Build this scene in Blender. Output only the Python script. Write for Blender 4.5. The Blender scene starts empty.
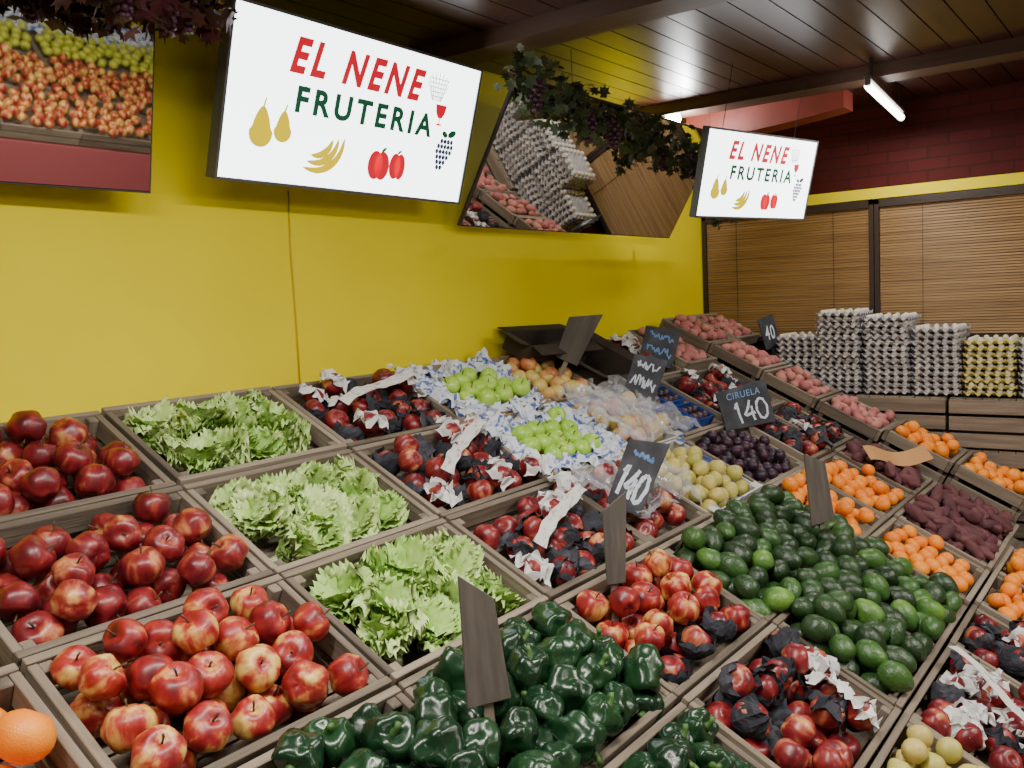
import bpy, bmesh, math, random
from mathutils import Vector, Matrix, noise
random.seed(11)
A=.5; S=.4613; BP=.6965*A; Z0=1.25
cs,sn=math.cos(S),math.sin(S)
RS=Matrix.Rotation(S,4,'X')
COL=bpy.context.scene.collection
def U(x,y,z): return Vector((x*A,y*A,Z0+z*A))
def P(i,j,h=0):
    v=j*BP; return Vector((i*A,-v*cs-h*sn,Z0-v*sn+h*cs))
def T(*a): return Matrix.Translation(Vector(a if len(a)==3 else a[0]))
def RX(a): return Matrix.Rotation(a,4,'X')
def RY(a): return Matrix.Rotation(a,4,'Y')
def RZ(a): return Matrix.Rotation(a,4,'Z')
ru=random.uniform
# ------------------------------------------------------------ materials
def newmat(name):
    m=bpy.data.materials.new(name); m.use_nodes=True
    nt=m.node_tree; return m,nt,nt.nodes['Principled BSDF']
def plain(name,col,rough=.5,metal=0,emit=0,alpha=1,trans=0,ecol=None):
    m,nt,b=newmat(name)
    b.inputs['Base Color'].default_value=(*col,1); b.inputs['Roughness'].default_value=rough
    b.inputs['Metallic'].default_value=metal
    if emit:
        b.inputs['Emission Color'].default_value=(*(ecol or col),1); b.inputs['Emission Strength'].default_value=emit
    if trans: b.inputs['Transmission Weight'].default_value=trans
    b.inputs['Alpha'].default_value=alpha
    return m
def ramp(name,cols,sc=(1,1,1),ns=5,detail=3,rough=.5,bump=0,bs=30,rnd=.35,spread=1.0,coat=0,poss=None,spec=None):
    m,nt,b=newmat(name); N=nt.nodes; L=nt.links
    tc=N.new('ShaderNodeTexCoord'); mp=N.new('ShaderNodeMapping'); mp.inputs['Scale'].default_value=sc
    oi=N.new('ShaderNodeObjectInfo'); mu=N.new('ShaderNodeMath'); mu.operation='MULTIPLY'; mu.inputs[1].default_value=37
    L.new(oi.outputs['Random'],mu.inputs[0])
    no=N.new('ShaderNodeTexNoise'); no.noise_dimensions='4D'; no.inputs['Scale'].default_value=ns; no.inputs['Detail'].default_value=detail
    L.new(tc.outputs['Object'],mp.inputs['Vector']); L.new(mp.outputs[0],no.inputs['Vector']); L.new(mu.outputs[0],no.inputs['W'])
    mr=N.new('ShaderNodeMapRange'); mr.inputs['From Min'].default_value=.5-.22/spread; mr.inputs['From Max'].default_value=.5+.22/spread
    L.new(no.outputs['Fac'],mr.inputs['Value'])
    a=N.new('ShaderNodeMath'); a.operation='MULTIPLY'; a.inputs[1].default_value=1-rnd; L.new(mr.outputs[0],a.inputs[0])
    c=N.new('ShaderNodeMath'); c.operation='MULTIPLY'; c.inputs[1].default_value=rnd
    fr=N.new('ShaderNodeMath'); fr.operation='FRACT'; k=N.new('ShaderNodeMath'); k.operation='MULTIPLY'; k.inputs[1].default_value=7.31
    L.new(oi.outputs['Random'],k.inputs[0]); L.new(k.outputs[0],fr.inputs[0]); L.new(fr.outputs[0],c.inputs[0])
    ad=N.new('ShaderNodeMath'); ad.operation='ADD'; L.new(a.outputs[0],ad.inputs[0]); L.new(c.outputs[0],ad.inputs[1])
    cr=N.new('ShaderNodeValToRGB'); el=cr.color_ramp.elements
    n=len(cols)
    ps=poss or [i/(n-1) for i in range(n)]
    el[0].position=ps[0]; el[0].color=(*cols[0],1); el[1].position=ps[-1]; el[1].color=(*cols[-1],1)
    for i in range(1,n-1):
        e=el.new(ps[i]); e.color=(*cols[i],1)
    L.new(ad.outputs[0],cr.inputs[0]); L.new(cr.outputs[0],b.inputs['Base Color'])
    b.inputs['Roughness'].default_value=rough
    if spec is not None: b.inputs['Specular IOR Level'].default_value=spec
    if coat: b.inputs['Coat Weight'].default_value=coat; b.inputs['Coat Roughness'].default_value=.2
    if bump:
        n2=N.new('ShaderNodeTexNoise'); n2.inputs['Scale'].default_value=bs; n2.inputs['Detail'].default_value=3
        L.new(mp.outputs[0],n2.inputs['Vector'])
        bp=N.new('ShaderNodeBump'); bp.inputs['Strength'].default_value=bump; bp.inputs['Distance'].default_value=.005
        L.new(n2.outputs['Fac'],bp.inputs['Height']); L.new(bp.outputs[0],b.inputs['Normal'])
    return m
WC=[(.06,.047,.037),(.15,.118,.088),(.25,.20,.15),(.34,.285,.22)]
woodx=ramp('weathered_wood_x',WC,sc=(2,30,30),ns=1.5,detail=7,rough=.85,bump=.5,bs=3,rnd=.45)
woody=ramp('weathered_wood_y',WC,sc=(30,2,30),ns=1.5,detail=7,rough=.85,bump=.5,bs=3,rnd=.45)
woodz=ramp('weathered_wood_z',[tuple(c*.9 for c in w) for w in WC],sc=(30,30,3),ns=1.5,detail=6,rough=.8,bump=.35,bs=3,rnd=.4)
darkwood=ramp('dark_wood',[(.03,.018,.012),(.07,.04,.025),(.10,.06,.04)],sc=(2,30,30),ns=1.5,rough=.6,bump=.2,bs=3)
m_apple=ramp('red_apple_skin',[(.10,.005,.009),(.27,.011,.015),(.38,.035,.025),(.58,.21,.065),(.74,.50,.13)],sc=(1,1,.28),ns=40,detail=5,rough=.40,coat=.12,rnd=.34,spread=1.4,poss=[.05,.36,.56,.70,.88])
m_apple2=ramp('dark_red_apple_skin',[(.06,.004,.008),(.16,.008,.014),(.26,.020,.022),(.50,.15,.07),(.66,.38,.12)],sc=(1,1,.28),ns=40,detail=5,rough=.38,coat=.15,rnd=.34,spread=1.35,poss=[0,.38,.62,.82,1])
m_green=ramp('green_apple_skin',[(.22,.48,.03),(.36,.62,.06),(.50,.70,.12)],ns=18,rough=.35,coat=.2)
m_yapple=ramp('yellow_apple_skin',[(.56,.46,.10),(.66,.50,.14),(.62,.26,.09),(.48,.08,.05)],sc=(1,1,.4),ns=24,rough=.4,coat=.1,rnd=.5,poss=[0,.45,.7,.95])
m_ypear=ramp('yellow_pear_skin',[(.34,.34,.06),(.52,.46,.12),(.60,.46,.14),(.44,.20,.07)],ns=24,rough=.45,rnd=.4,poss=[0,.4,.75,.95])
m_mand=ramp('orange_peel',[(.80,.17,.003),(.92,.26,.004),(.94,.34,.012)],ns=20,rough=.42,bump=.25,bs=320)
m_avo=ramp('avocado_skin',[(.008,.022,.008),(.019,.056,.014),(.050,.14,.024),(.18,.36,.05)],ns=14,rough=.36,bump=.4,bs=160,coat=.1,rnd=.7,poss=[0,.45,.78,1])
m_pep=ramp('green_pepper_skin',[(.003,.018,.007),(.007,.034,.012),(.015,.062,.018)],ns=12,rough=.26,coat=.15,rnd=.5)
m_pstem=plain('pepper_stem',(.06,.14,.03),.5)
m_stem=plain('brown_stem',(.08,.045,.02),.7)
m_pot=ramp('pink_potato_skin',[(.30,.08,.09),(.45,.16,.15),(.56,.30,.22)],ns=25,rough=.75,rnd=.5)
m_swt=ramp('sweet_potato_skin',[(.045,.010,.018),(.10,.028,.036),(.17,.06,.06)],ns=30,rough=.75,rnd=.5,bump=.3,bs=80)
m_plum=ramp('plum_skin',[(.010,.005,.016),(.028,.010,.028),(.06,.016,.035)],ns=20,rough=.45,rnd=.6)
m_let=ramp('lettuce_leaf',[(.19,.40,.06),(.36,.58,.13),(.56,.73,.28),(.74,.84,.48)],ns=16,rough=.5,rnd=.25,detail=4)
m_lstem=plain('lettuce_heart',(.70,.78,.48),.5)
m_dpaper=ramp('dark_tissue',[(.014,.015,.020),(.040,.042,.055),(.10,.10,.12)],ns=30,rough=.85,bump=.5,bs=90,spec=.2)
m_wpaper=ramp('white_tissue',[(.55,.55,.58),(.70,.70,.70),(.76,.76,.76)],ns=20,rough=.8,bump=.5,bs=70)
m_bpaper=ramp('blue_printed_paper',[(.70,.73,.80),(.68,.72,.80),(.14,.22,.52),(.07,.13,.42)],ns=48,detail=1,rough=.6,bump=.5,bs=60,rnd=0,poss=[0,.62,.74,1])
m_news=ramp('printed_paper_strip',[(.12,.12,.13),(.58,.57,.54),(.68,.67,.64)],sc=(14,50,50),ns=2.2,detail=4,rough=.8,rnd=0,poss=[0,.34,1])
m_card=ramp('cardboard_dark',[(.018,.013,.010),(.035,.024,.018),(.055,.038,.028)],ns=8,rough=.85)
m_cardw=ramp('printed_white_carton',[(.04,.09,.34),(.10,.16,.42),(.58,.58,.58),(.64,.63,.60)],sc=(1,1,1.6),ns=13,detail=1,rough=.7,rnd=0,poss=[0,.30,.40,1])
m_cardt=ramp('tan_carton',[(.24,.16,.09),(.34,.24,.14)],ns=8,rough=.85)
m_slate=ramp('slate_black',[(.014,.015,.020),(.03,.032,.042),(.07,.075,.09)],ns=14,detail=5,rough=.7,rnd=0)
m_chalk=plain('chalk_white',(.62,.68,.80),.8)
m_chalkb=plain('chalk_blue',(.16,.30,.60),.8)
m_bag=plain('plastic_film',(.75,.77,.84),.12,alpha=.26)
m_tray=ramp('grey_pulp',[(.24,.23,.25),(.38,.37,.39),(.50,.49,.50)],ns=20,rough=.9,rnd=.5)
m_trayy=ramp('yellow_pulp',[(.46,.40,.10),(.58,.52,.16)],ns=20,rough=.9,rnd=.5)
m_egg=plain('egg_shell',(.66,.60,.53),.5)
m_bluebox=plain('blue_plastic',(.02,.07,.35),.35)
# ------------------------------------------------------------ mesh helpers
def mesh(name,V,Fc,mats,smooth=False,mi=None):
    me=bpy.data.meshes.new(name); me.from_pydata([tuple(v) for v in V],[],Fc)
    for m in (mats if isinstance(mats,(list,tuple)) else [mats]): me.materials.append(m)
    if smooth: me.polygons.foreach_set('use_smooth',[True]*len(me.polygons))
    me.update(); return me
def boxes(name,bs,mat,bev=0):
    bm=bmesh.new()
    for b in bs:
        c,s=b[0],b[1]; R=b[2] if len(b)>2 else Matrix.Identity(4)
        bmesh.ops.create_cube(bm,size=1,matrix=T(*c)@R@Matrix.Diagonal((s[0],s[1],s[2],1)))
    if bev: bmesh.ops.bevel(bm,geom=bm.edges[:]+bm.verts[:],offset=bev,segments=1,affect='EDGES',clamp_overlap=True)
    me=bpy.data.meshes.new(name); bm.to_mesh(me); bm.free()
    for m in (mat if isinstance(mat,(list,tuple)) else [mat]): me.materials.append(m)
    return me
def obj(name,me,M=None,parent=None,label=None,cat=None,group=None,kind=None):
    o=bpy.data.objects.new(name,me); COL.objects.link(o)
    if parent is not None: o.parent=parent
    if M is not None: o.matrix_basis=M
    if label: o['label']=label
    if cat: o['category']=cat
    if group: o['group']=group
    if kind: o['kind']=kind
    return o
def rev(name,fn,mat,seg=20,rings=12,na=0,seed=0):
    V=[];F=[]
    for k in range(rings+1):
        t=math.pi*k/rings
        if k in(0,rings):
            r,z=fn(t,0); V.append((0,0,z)); continue
        for s in range(seg):
            ph=2*math.pi*s/seg; r,z=fn(t,ph); V.append((r*math.cos(ph),r*math.sin(ph),z))
    if na:
        for q in range(len(V)):
            v=Vector(V[q]); n=v.length+1e-6
            V[q]=v*(1+na*noise.noise(v/n*1.7+Vector((seed*9.1,seed*3,0)))*1.6)
    def ix(k,s):
        if k==0: return 0
        if k==rings: return 1+(rings-1)*seg
        return 1+(k-1)*seg+s%seg
    for k in range(rings):
        for s in range(seg):
            if k==0: F.append((0,ix(1,s),ix(1,s+1)))
            elif k==rings-1: F.append((ix(k,s),ix(rings,0),ix(k,s+1)))
            else: F.append((ix(k,s),ix(k+1,s),ix(k+1,s+1),ix(k,s+1)))
    return mesh(name,V,F,mat,True)
def tube(name,pts,rads,mat,seg=8):
    V=[];F=[]; n=len(pts)
    pts=[Vector(p) for p in pts]
    for i,p in enumerate(pts):
        d=(pts[min(i+1,n-1)]-pts[max(i-1,0)]).normalized()
        a=d.orthogonal().normalized(); b=d.cross(a)
        for s in range(seg):
            t=2*math.pi*s/seg; V.append(p+(a*math.cos(t)+b*math.sin(t))*rads[i])
    for i in range(n-1):
        for s in range(seg):
            F.append((i*seg+s,i*seg+(s+1)%seg,(i+1)*seg+(s+1)%seg,(i+1)*seg+s))
    F.append(tuple(range(seg))[::-1]); F.append(tuple((n-1)*seg+s for s in range(seg)))
    return mesh(name,V,F,mat,True)
ex=math.exp; PI=math.pi
def f_apple(R,lob=.03):
    def f(t,p):
        rho=R*(1-.36*ex(-(t/.34)**2)-.22*ex(-((PI-t)/.3)**2))*(1+lob*math.cos(5*p)*(t/PI)**2)
        return rho*math.sin(t)*(1+.05*math.cos(t)),rho*math.cos(t)*.93
    return f
def f_mand(R):
    def f(t,p):
        rho=R*(1-.10*ex(-(t/.25)**2)); return rho*math.sin(t),rho*math.cos(t)*.86
    return f
def f_avo(R):
    return lambda t,p:(R*math.sin(t)*(1-.17*math.cos(t)),R*math.cos(t)*1.33)
def f_pear(R):
    return lambda t,p:(R*math.sin(t)*(1-.24*math.cos(t)-.05*math.cos(2*t)),R*math.cos(t)*1.14)
def f_pep(R):
    def f(t,p):
        g=abs(math.cos(1.5*p))**.6
        rho=R*(1-.30*ex(-(t/.36)**2)-.22*ex(-((PI-t)/.32)**2))
        bulge=abs(math.sin(t))**.72 if 0<t<PI else 0
        return rho*bulge*(.84+.18*g)*(1+.10*math.cos(t)),rho*math.cos(t)*1.2
    return f
def f_swt(R,e=1.9):
    return lambda t,p:(R*abs(math.sin(t))**.85 if 0<t<PI else 0,R*math.cos(t)*e)
stem_me=tube('stem',[(0,0,.45),(0.02,0,.7),(.07,0,.95),(.13,.02,1.12)],[.06,.045,.045,.06],m_stem,6)
def stem_for(R):
    me=stem_me.copy(); me.transform(Matrix.Scale(R,4)); return me
K={}
def kk(key,name,meshes,r,label,cat,lie=0,stem=None): K[key]=dict(name=name,me=meshes,r=r,label=label,cat=cat,lie=lie,stem=stem)
ra=.038
kk('apple','red_apple',[rev('red_apple',f_apple(ra*s,.03),m_apple,24,14,.08,i) for i,s in enumerate((1,.93,1.04))],ra,'ripe red apple with yellow blush in a wooden crate','apple',0,stem_for(ra))
kk('dapple','dark_red_apple',[rev('dark_red_apple',f_apple(ra*s,.03),m_apple2,24,14,.08,i) for i,s in enumerate((1,.93,1.04))],ra,'shiny dark red apple heaped in a wooden crate','apple',0,stem_for(ra))
rm=.036
kk('wapple','red_apple',[rev('red_apple',f_apple(rm*s,.03),m_apple2,18,11,.06,i) for i,s in enumerate((1,.95,1.03))],rm,'red apple half wrapped in dark tissue paper','apple')
kk('green','green_apple',[rev('green_apple',f_apple(.035*s),m_green,20,12,.04,i) for i,s in enumerate((1,.95))],.035,'bright green apple on blue printed paper','apple',0,stem_for(.035))
kk('yapple','yellow_apple',[rev('yellow_apple',f_apple(.032*s),m_yapple,16,10,.04,i) for i,s in enumerate((1,.95))],.032,'yellow apple with red blush in a carton','apple')
kk('pear','yellow_pear',[rev('yellow_pear',f_pear(.026*s),m_ypear,16,12,.04,i) for i,s in enumerate((1,.95))],.027,'small yellow green pear in a crate','pear',1)
kk('mand','mandarin',[rev('mandarin',f_mand(.0275*s),m_mand,16,10,.03,i) for i,s in enumerate((1,.94,1.04))],.0275,'bright orange mandarin heaped in a wooden crate','mandarin')
kk('orange','orange',[rev('orange',f_mand(.042*s),m_mand,24,14,.02,i) for i,s in enumerate((1,.96))],.042,'large orange in a wooden crate','orange')
kk('avo','avocado',[rev('avocado',f_avo(.032*s),m_avo,20,14,.05,i) for i,s in enumerate((1,.90,1.06))],.036,'dark green avocado in a broad heap','avocado',1)
pst=tube('stem',[(0,0,.027),(0,0,.038),(.004,0,.048),(.010,.002,.055)],[.013,.006,.005,.006],m_pstem,8)
kk('pep','green_bell_pepper',[rev('green_bell_pepper',f_pep(.040*s),m_pep,30,18,.20,i) for i,s in enumerate((1,.90,1.05,.97))],.038,'glossy dark green bell pepper in a low heap','bell pepper',.6,pst)
kk('pot','pink_potato',[rev('pink_potato',f_swt(.0215*s,1.3),m_pot,12,8,.12,i) for i,s in enumerate((1,.9,1.1))],.024,'pink skinned potato in a wooden crate','potato',1)
kk('swt','sweet_potato',[rev('sweet_potato',f_swt(.021*s,2.2),m_swt,12,12,.25,i) for i,s in enumerate((1,.85,1.1))],.026,'purple brown sweet potato in a crate','sweet potato',1)
kk('plum','plum',[rev('plum',f_mand(.023),m_plum,12,8,.04,1)],.023,'dark purple plum in a crate','plum')
# ------------------------------------------------------------ crates
crate_cache={}
def crate(i0,i1,j0,j1,rs=0,fd=.065,H=.115,label=None,twist=0):
    g=.004
    hx=(i1-i0)*A/2-g; hy=(j1-j0)*BP/2-g
    key=(round(hx,3),round(hy,3),fd,H)
    t=.016
    if key not in crate_cache:
        h1=H*.40; h2=H*.44; zt=-h2/2; zb=-H+h1/2
        sx=lambda s:boxes('side_panel',[((0,s*(hy-t/2),zt),(2*hx,t,h2)),((0,s*(hy-t/2),zb),(2*hx,t,h1))],woodx,.0015)
        sy=lambda s:boxes('end_panel',[((s*(hx-t/2),0,zt-.001),(t,2*hy-2*t-.002,h2-.004)),((s*(hx-t/2),0,zb),(t,2*hy-2*t-.002,h1))],woody,.0015)
        posts=[boxes('corner_post',[((a*(hx-t-.0115),b*(hy-t-.0115),-H/2-.002),(.022,.022,H-.006))],woodz,.002) for a in(-1,1) for b in(-1,1)]
        n=4; w=(2*hy-2*t-.004)/n
        fl=boxes('floor_slats',[((0,-hy+t+.002+w*(q+.5),-fd-.005),(2*hx-2*t-.004,w-.006,.008)) for q in range(n)],woodx)
        crate_cache[key]=(sx(1),sx(-1),sy(1),sy(-1),posts,fl)
    c=crate_cache[key]
    M=T(P((i0+i1)/2,(j0+j1)/2,rs+ru(-.002,.007)))@RS@RZ(twist+ru(-.007,.007))
    e=obj('wooden_crate',None,M,label=label or 'weathered slatted wooden produce crate on the sloped display',cat='crate',group='wooden crates on the sloped display')
    e.empty_display_size=.05
    for nm,me in (('side_panel',c[0]),('side_panel',c[1]),('end_panel',c[2]),('end_panel',c[3])): obj(nm,me,parent=e)
    for p in c[4]: obj('corner_post',p,parent=e)
    obj('floor_slats',c[5],parent=e)
    return M,hx-t,hy-t
def ctray(i0,i1,j0,j1,mat,rs=.004,fd=.06,H=.11,tw=0):
    hx=(i1-i0)*A/2-.006; hy=(j1-j0)*BP/2-.006; t=.006
    M=T(P((i0+i1)/2,(j0+j1)/2,rs))@RS@RZ(tw)
    e=obj('cardboard_tray',boxes('cardboard_tray',[((0,s*(hy-t/2),-H/2),(2*hx,t,H)) for s in(1,-1)]+[((s*(hx-t/2),0,-H/2-.006),(t,2*hy-2*t,H-.012)) for s in(1,-1)]+[((0,0,-fd-.004),(2*hx-2*t,2*hy-2*t,.004))],mat),M,label='printed cardboard fruit tray set among the wooden crates',cat='cardboard tray',group='cardboard fruit trays')
    for a in (1,-1):
        for b in (1,-1):
            obj('corner_tab',boxes('corner_tab',[((a*(hx-.03),b*(hy-.018),-.002),(.05,.024,.004))],mat),parent=e)
    return M,hx-t,hy-t
def pack(hx,hy,fl,r,top=.01,mound=0,k=.98,tries=170,nmax=330,xd=(),yd=(),first=None):
    pts=[]; D=2*r*k; D2=D*D
    while len(pts)<nmax:
        best=None
        for _ in range(tries):
            x=ru(-1,1)*(hx-r-.001); y=ru(-1,1)*(hy-r-.001)
            h=fl+r
            for q in xd:
                if abs(x-q)<r*.9+.018: h=max(h,r*.75)
            for q in yd:
                if abs(y-q)<r*.9+.018: h=max(h,r*.75)
            for a,b,c in pts:
                dx=a-x
                if dx>D or dx<-D: continue
                d=dx*dx+(b-y)**2
                if d<D2:
                    hh=c+math.sqrt(D2-d)
                    if hh>h: h=hh
                    if best is not None and h>best[0]: break
            sc=h+mound*((x/hx)**2+(y/hy)**2)
            if best is None or sc<best[0]: best=(sc,x,y,h)
        if best[0]>max(top,fl+r+mound*2+.002): break
        pts.append(best[1:])
    return pts
def place(kd,M,pts,group,stem=True,label=None):
    k=K[kd]; out=[]
    for x,y,h in pts:
        if k['lie']==1: R=RZ(ru(0,6.28))@RX(PI/2+ru(-.35,.35))
        elif k['lie']: R=RZ(ru(0,6.28))@RX(ru(.2,2.4))
        else: R=RZ(ru(0,6.28))@RX(ru(0,1.1) if random.random()<.75 else ru(1,2.6))
        o=obj(k['name'],random.choice(k['me']),M@T(x,y,h)@R@RZ(ru(0,6.28)),label=label or k['label'],cat=k['cat'],group=group)
        if stem and k['stem'] is not None: obj('stem',k['stem'],parent=o)
        out.append(o)
    return out
def cup(seed,R,mat):
    random.seed(seed); seg=24; rings=7; V=[];F=[]
    for k in range(rings+1):
        t=PI-(PI-1.0)*k/rings
        for s in range(seg):
            ph=2*PI*s/seg
            e=(k/rings)
            rr=R*(1.05+.10*e**3)+R*.28*noise.noise(Vector((math.cos(ph)*2.4,math.sin(ph)*2.4,k*.5+seed*3)))*(.25+e)+R*.05*(s%2)*e
            tt=t+.65*e*noise.noise(Vector((math.cos(ph)*2.0,math.sin(ph)*2.0,seed*7.7)))
            z=rr*math.cos(tt); x=rr*math.sin(tt) if k else 0
            if k>=rings-1: x*=1.08
            V.append((x*math.cos(ph),x*math.sin(ph),z))
    for k in range(rings):
        for s in range(seg): F.append((k*seg+s,k*seg+(s+1)%seg,(k+1)*seg+(s+1)%seg,(k+1)*seg+s))
    F.append(tuple(range(seg)))
    return mesh('tissue_wrap',V,F,mat,False)
def crumple(seed,w,amp,mat,name='crumpled_paper',n=10,dome=.5,smooth=False,fq=1.0):
    V=[];F=[]
    for a in range(n+1):
        for b in range(n+1):
            x=(a/n-.5)*2; y=(b/n-.5)*2
            q=Vector((x*1.6+seed*5,y*1.6,seed*2.))
            dx=noise.noise(q+Vector((0,0,9)))*.35; dy=noise.noise(q+Vector((0,9,0)))*.35
            z=amp*(noise.noise(q*1.7*fq)*1.0+.6*noise.noise(q*4*fq))-dome*w*.5*(x*x+y*y)*.5
            V.append(((x*.5+dx)*w,(y*.5+dy)*w,z))
    for a in range(n):
        for b in range(n): F.append((a*(n+1)+b,(a+1)*(n+1)+b,(a+1)*(n+1)+b+1,a*(n+1)+b+1))
    return mesh(name,V,F,mat,smooth)
cups=[cup(s,.036,m_dpaper) for s in range(5)]
wcr=[crumple(s,.082,.026,m_wpaper,dome=.7) for s in range(4)]
dcr=[crumple(s+8,.090,.028,m_dpaper,dome=.8) for s in range(4)]
bcr=[crumple(s+20,.11,.030,m_bpaper,'printed_paper',dome=.3) for s in range(5)]
pcr=[crumple(s+30,.22,.035,m_bag,'plastic_sheet',22,.10,False,.9) for s in range(3)]
def strip(L,w,seed,mat,name):
    n=26; V=[];F=[]
    for a in range(n+1):
        for b in range(4):
            x=(a/n-.5)*L; y=(b/3-.5)*w*(1+.12*math.sin(a*.9+seed))
            V.append((x,y+.012*math.sin(x*9+seed),.006*math.sin(x*22+seed*2)+.006*noise.noise(Vector((x*20,y*20,seed)))))
    for a in range(n):
        for b in range(3): F.append((a*4+b,(a+1)*4+b,(a+1)*4+b+1,a*4+b+1))
    return mesh(name,V,F,mat,True)
random.seed(5)
def wrapped(M,hx,hy,fl=-.055,group='tissue wrapped red apples',p=(.45,.12),stripang=.3,bigstrip=True,top=.026):
    pts=pack(hx,hy,fl,.036,top,.0)
    for (x,y,h) in pts:
        q=random.random()
        if p[0]+p[1]<q<p[0]+p[1]+.15:
            obj('crumpled_paper',random.choice(dcr),M@T(x,y,h+.030)@RZ(ru(0,6))@RX(ru(-.4,.4)),label='dark crumpled tissue paper over an apple',cat='tissue paper',group='dark tissue wraps')
        place('wapple',M,[(x,y,h)],group,False,label='red apple half wrapped in dark tissue paper' if q<p[0] else 'red apple nestled among tissue wrapped apples')
        if q<p[0]:
            obj('tissue_wrap',random.choice(cups),M@T(x,y,h-.001)@RZ(ru(0,6))@RX(ru(-1.5,1.5)),label='dark crumpled tissue paper around an apple',cat='tissue paper',group='dark tissue wraps')
        elif q<p[0]+p[1]:
            obj('crumpled_paper',random.choice(wcr),M@T(x,y,h+.030)@RZ(ru(0,6))@RX(ru(-.6,.6)),label='white crumpled tissue paper over the apples',cat='tissue paper',group='white tissue pieces')
    tp=max([h for _,_,h in pts]+[0])
    if bigstrip:
        obj('paper_strip',strip(hx*1.6,.034,hx*7+stripang,m_news,'paper_strip'),M@T(0,0,tp+.034)@RZ(stripang),label='long printed white paper strip lying over wrapped apples',cat='paper strip',group='printed paper strips')
    return pts
# ------------------------------------------------------------ lettuce
def lettuce(seed):
    random.seed(seed); V=[];F=[]; nl=22; nu=12; nv=14
    for l in range(nl):
        ph=l*2.4+ru(-.3,.3); L=ru(.12,.18); W=ru(.048,.078); out=.35+.85*(l/nl); fr=ru(14,20); p0=ru(0,6)
        base=len(V)
        for b in range(nv+1):
            v=b/nv
            ang=out*1.5*v+.12
            rad=0;zz=0
            m=8
            for q in range(m):
                a2=out*1.35*(v*(q+.5)/m)+.1; rad+=math.sin(a2)*L*v/m; zz+=math.cos(a2)*L*v/m
            wd=W*(math.sin(min(v*1.15+.12,1)*PI*.5)**1.2)*(1-.35*max(0,v-.8)/.2)
            for a in range(nu+1):
                u=(a/nu-.5)*2
                e=abs(u)**1.8
                fr_z=.017*e*math.sin(fr*v*PI*.7+p0+u*2)+ .011*v*math.sin(u*13+p0)
                cupz=.25*wd*u*u
                x=rad-cupz*0.6*math.cos(ang)+fr_z*math.cos(ang); z=zz+fr_z*math.sin(ang)+.011*e*math.cos(fr*v*PI*.9+p0)
                y=u*wd*(1+.14*math.sin(fr*v*PI+p0))
                V.append((x*math.cos(ph)-y*math.sin(ph),x*math.sin(ph)+y*math.cos(ph),z-.05))
        for b in range(nv):
            for a in range(nu):
                F.append((base+b*(nu+1)+a,base+b*(nu+1)+a+1,base+(b+1)*(nu+1)+a+1,base+(b+1)*(nu+1)+a))
    return mesh('lettuce_head',V,F,m_let,True)
lets=[lettuce(s) for s in (1,2,3,4)]
lst=tube('heart',[(0,0,-.075),(0,0,-.05),(0,0,-.01),(0,0,.03)],[.018,.020,.014,.004],m_lstem,10)
random.seed(21)
def lettuces(M,hx,hy,group):
    spots=[]
    for gx in range(4):
        for gy in range(2):
            spots.append(((gx-1.5)/1.5*(hx-.085)+ru(-.012,.012),(gy-.5)*2*(hy-.080)+ru(-.01,.01),-.062+ru(0,.008)))
    for gx in range(3):
        spots.append(((gx-1)*hx*.55+ru(-.02,.02),ru(-.03,.03),-.048))
    for x,y,h in spots:
        R=RZ(ru(0,6.28))@RX(ru(.1,.9))
        o=obj('lettuce_head',random.choice(lets),M@T(x,y,h+.012)@R@Matrix.Scale(.66,4),label='frilly pale green lettuce head in a wooden crate',cat='lettuce',group=group)
        obj('heart',lst,parent=o)
# ------------------------------------------------------------ display contents
def liner(M,hx,hy,n=16):
    for q in range(n):
        a=q/n*2*PI
        x=max(-1,min(1,1.3*math.cos(a)))*(hx-.025); y=max(-1,min(1,1.3*math.sin(a)))*(hy-.025)
        obj('printed_paper',random.choice(bcr),M@T(x,y,ru(-.008,.004))@RZ(ru(0,6))@RX(ru(-.4,.4))@RY(ru(-.4,.4)),label='crumpled white paper with blue print around green apples',cat='wrapping paper',group='blue printed wrapping papers')
random.seed(31)
for j in range(3):
    M,hx,hy=crate(-1,0,j,j+1,fd=.09)
    place('dapple' if j<2 else 'apple',M,pack(hx,hy,-.080,.0375,(.026,.036,.055)[j],(0,0,.006)[j],tries=260),'red apples in the near crates')
M,hx,hy=crate(-2,-1,2,3,fd=.09); place('orange',M,pack(hx,hy,-.09,.042,.03,.0),'oranges in the near crate')
for j in range(3):
    M,hx,hy=crate(0,1,j,j+1,fd=.085); lettuces(M,hx,hy,'lettuce heads')
for j in range(3):
    M,hx,hy=crate(1,2,j,j+1); wrapped(M,hx,hy,stripang=(.25,.5,.35)[j],p=(.42,.17) if j<2 else (.34,.18))
for i in (-1,0): crate(i,i+1,3,4,fd=.09)
M=T(P(.16,3.5,.002))@RS
place('pep',M,pack(.84*A-.012,BP/2-.008,-.065,.0375,.048,.004,k=.90,xd=(-.16*A,)),'green bell peppers')
M,hx,hy=crate(1,2,3,4,fd=.085)
for q in pack(hx,hy,-.08,.038,.040,.006):
    if q[1]>-.07 or q[0]>.08: place('apple',M,[q],'red apples in the near crates')
    else:
        place('wapple',M,[q],'tissue wrapped red apples',False); obj('tissue_wrap',random.choice(cups),M@T(*q)@RZ(ru(0,6))@RX(ru(-.5,.5)),label='dark crumpled tissue paper around an apple',cat='tissue paper',group='dark tissue wraps')
M,hx,hy=crate(1,2,4,5,fd=.08); wrapped(M,hx,hy,p=(.2,.12),bigstrip=False,fl=-.08,top=.026)
M,hx,hy=crate(0,1,4,5,fd=.09); place('pep',M,pack(hx,hy,-.08,.038,.030,0,k=.91),'green bell peppers')
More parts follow.
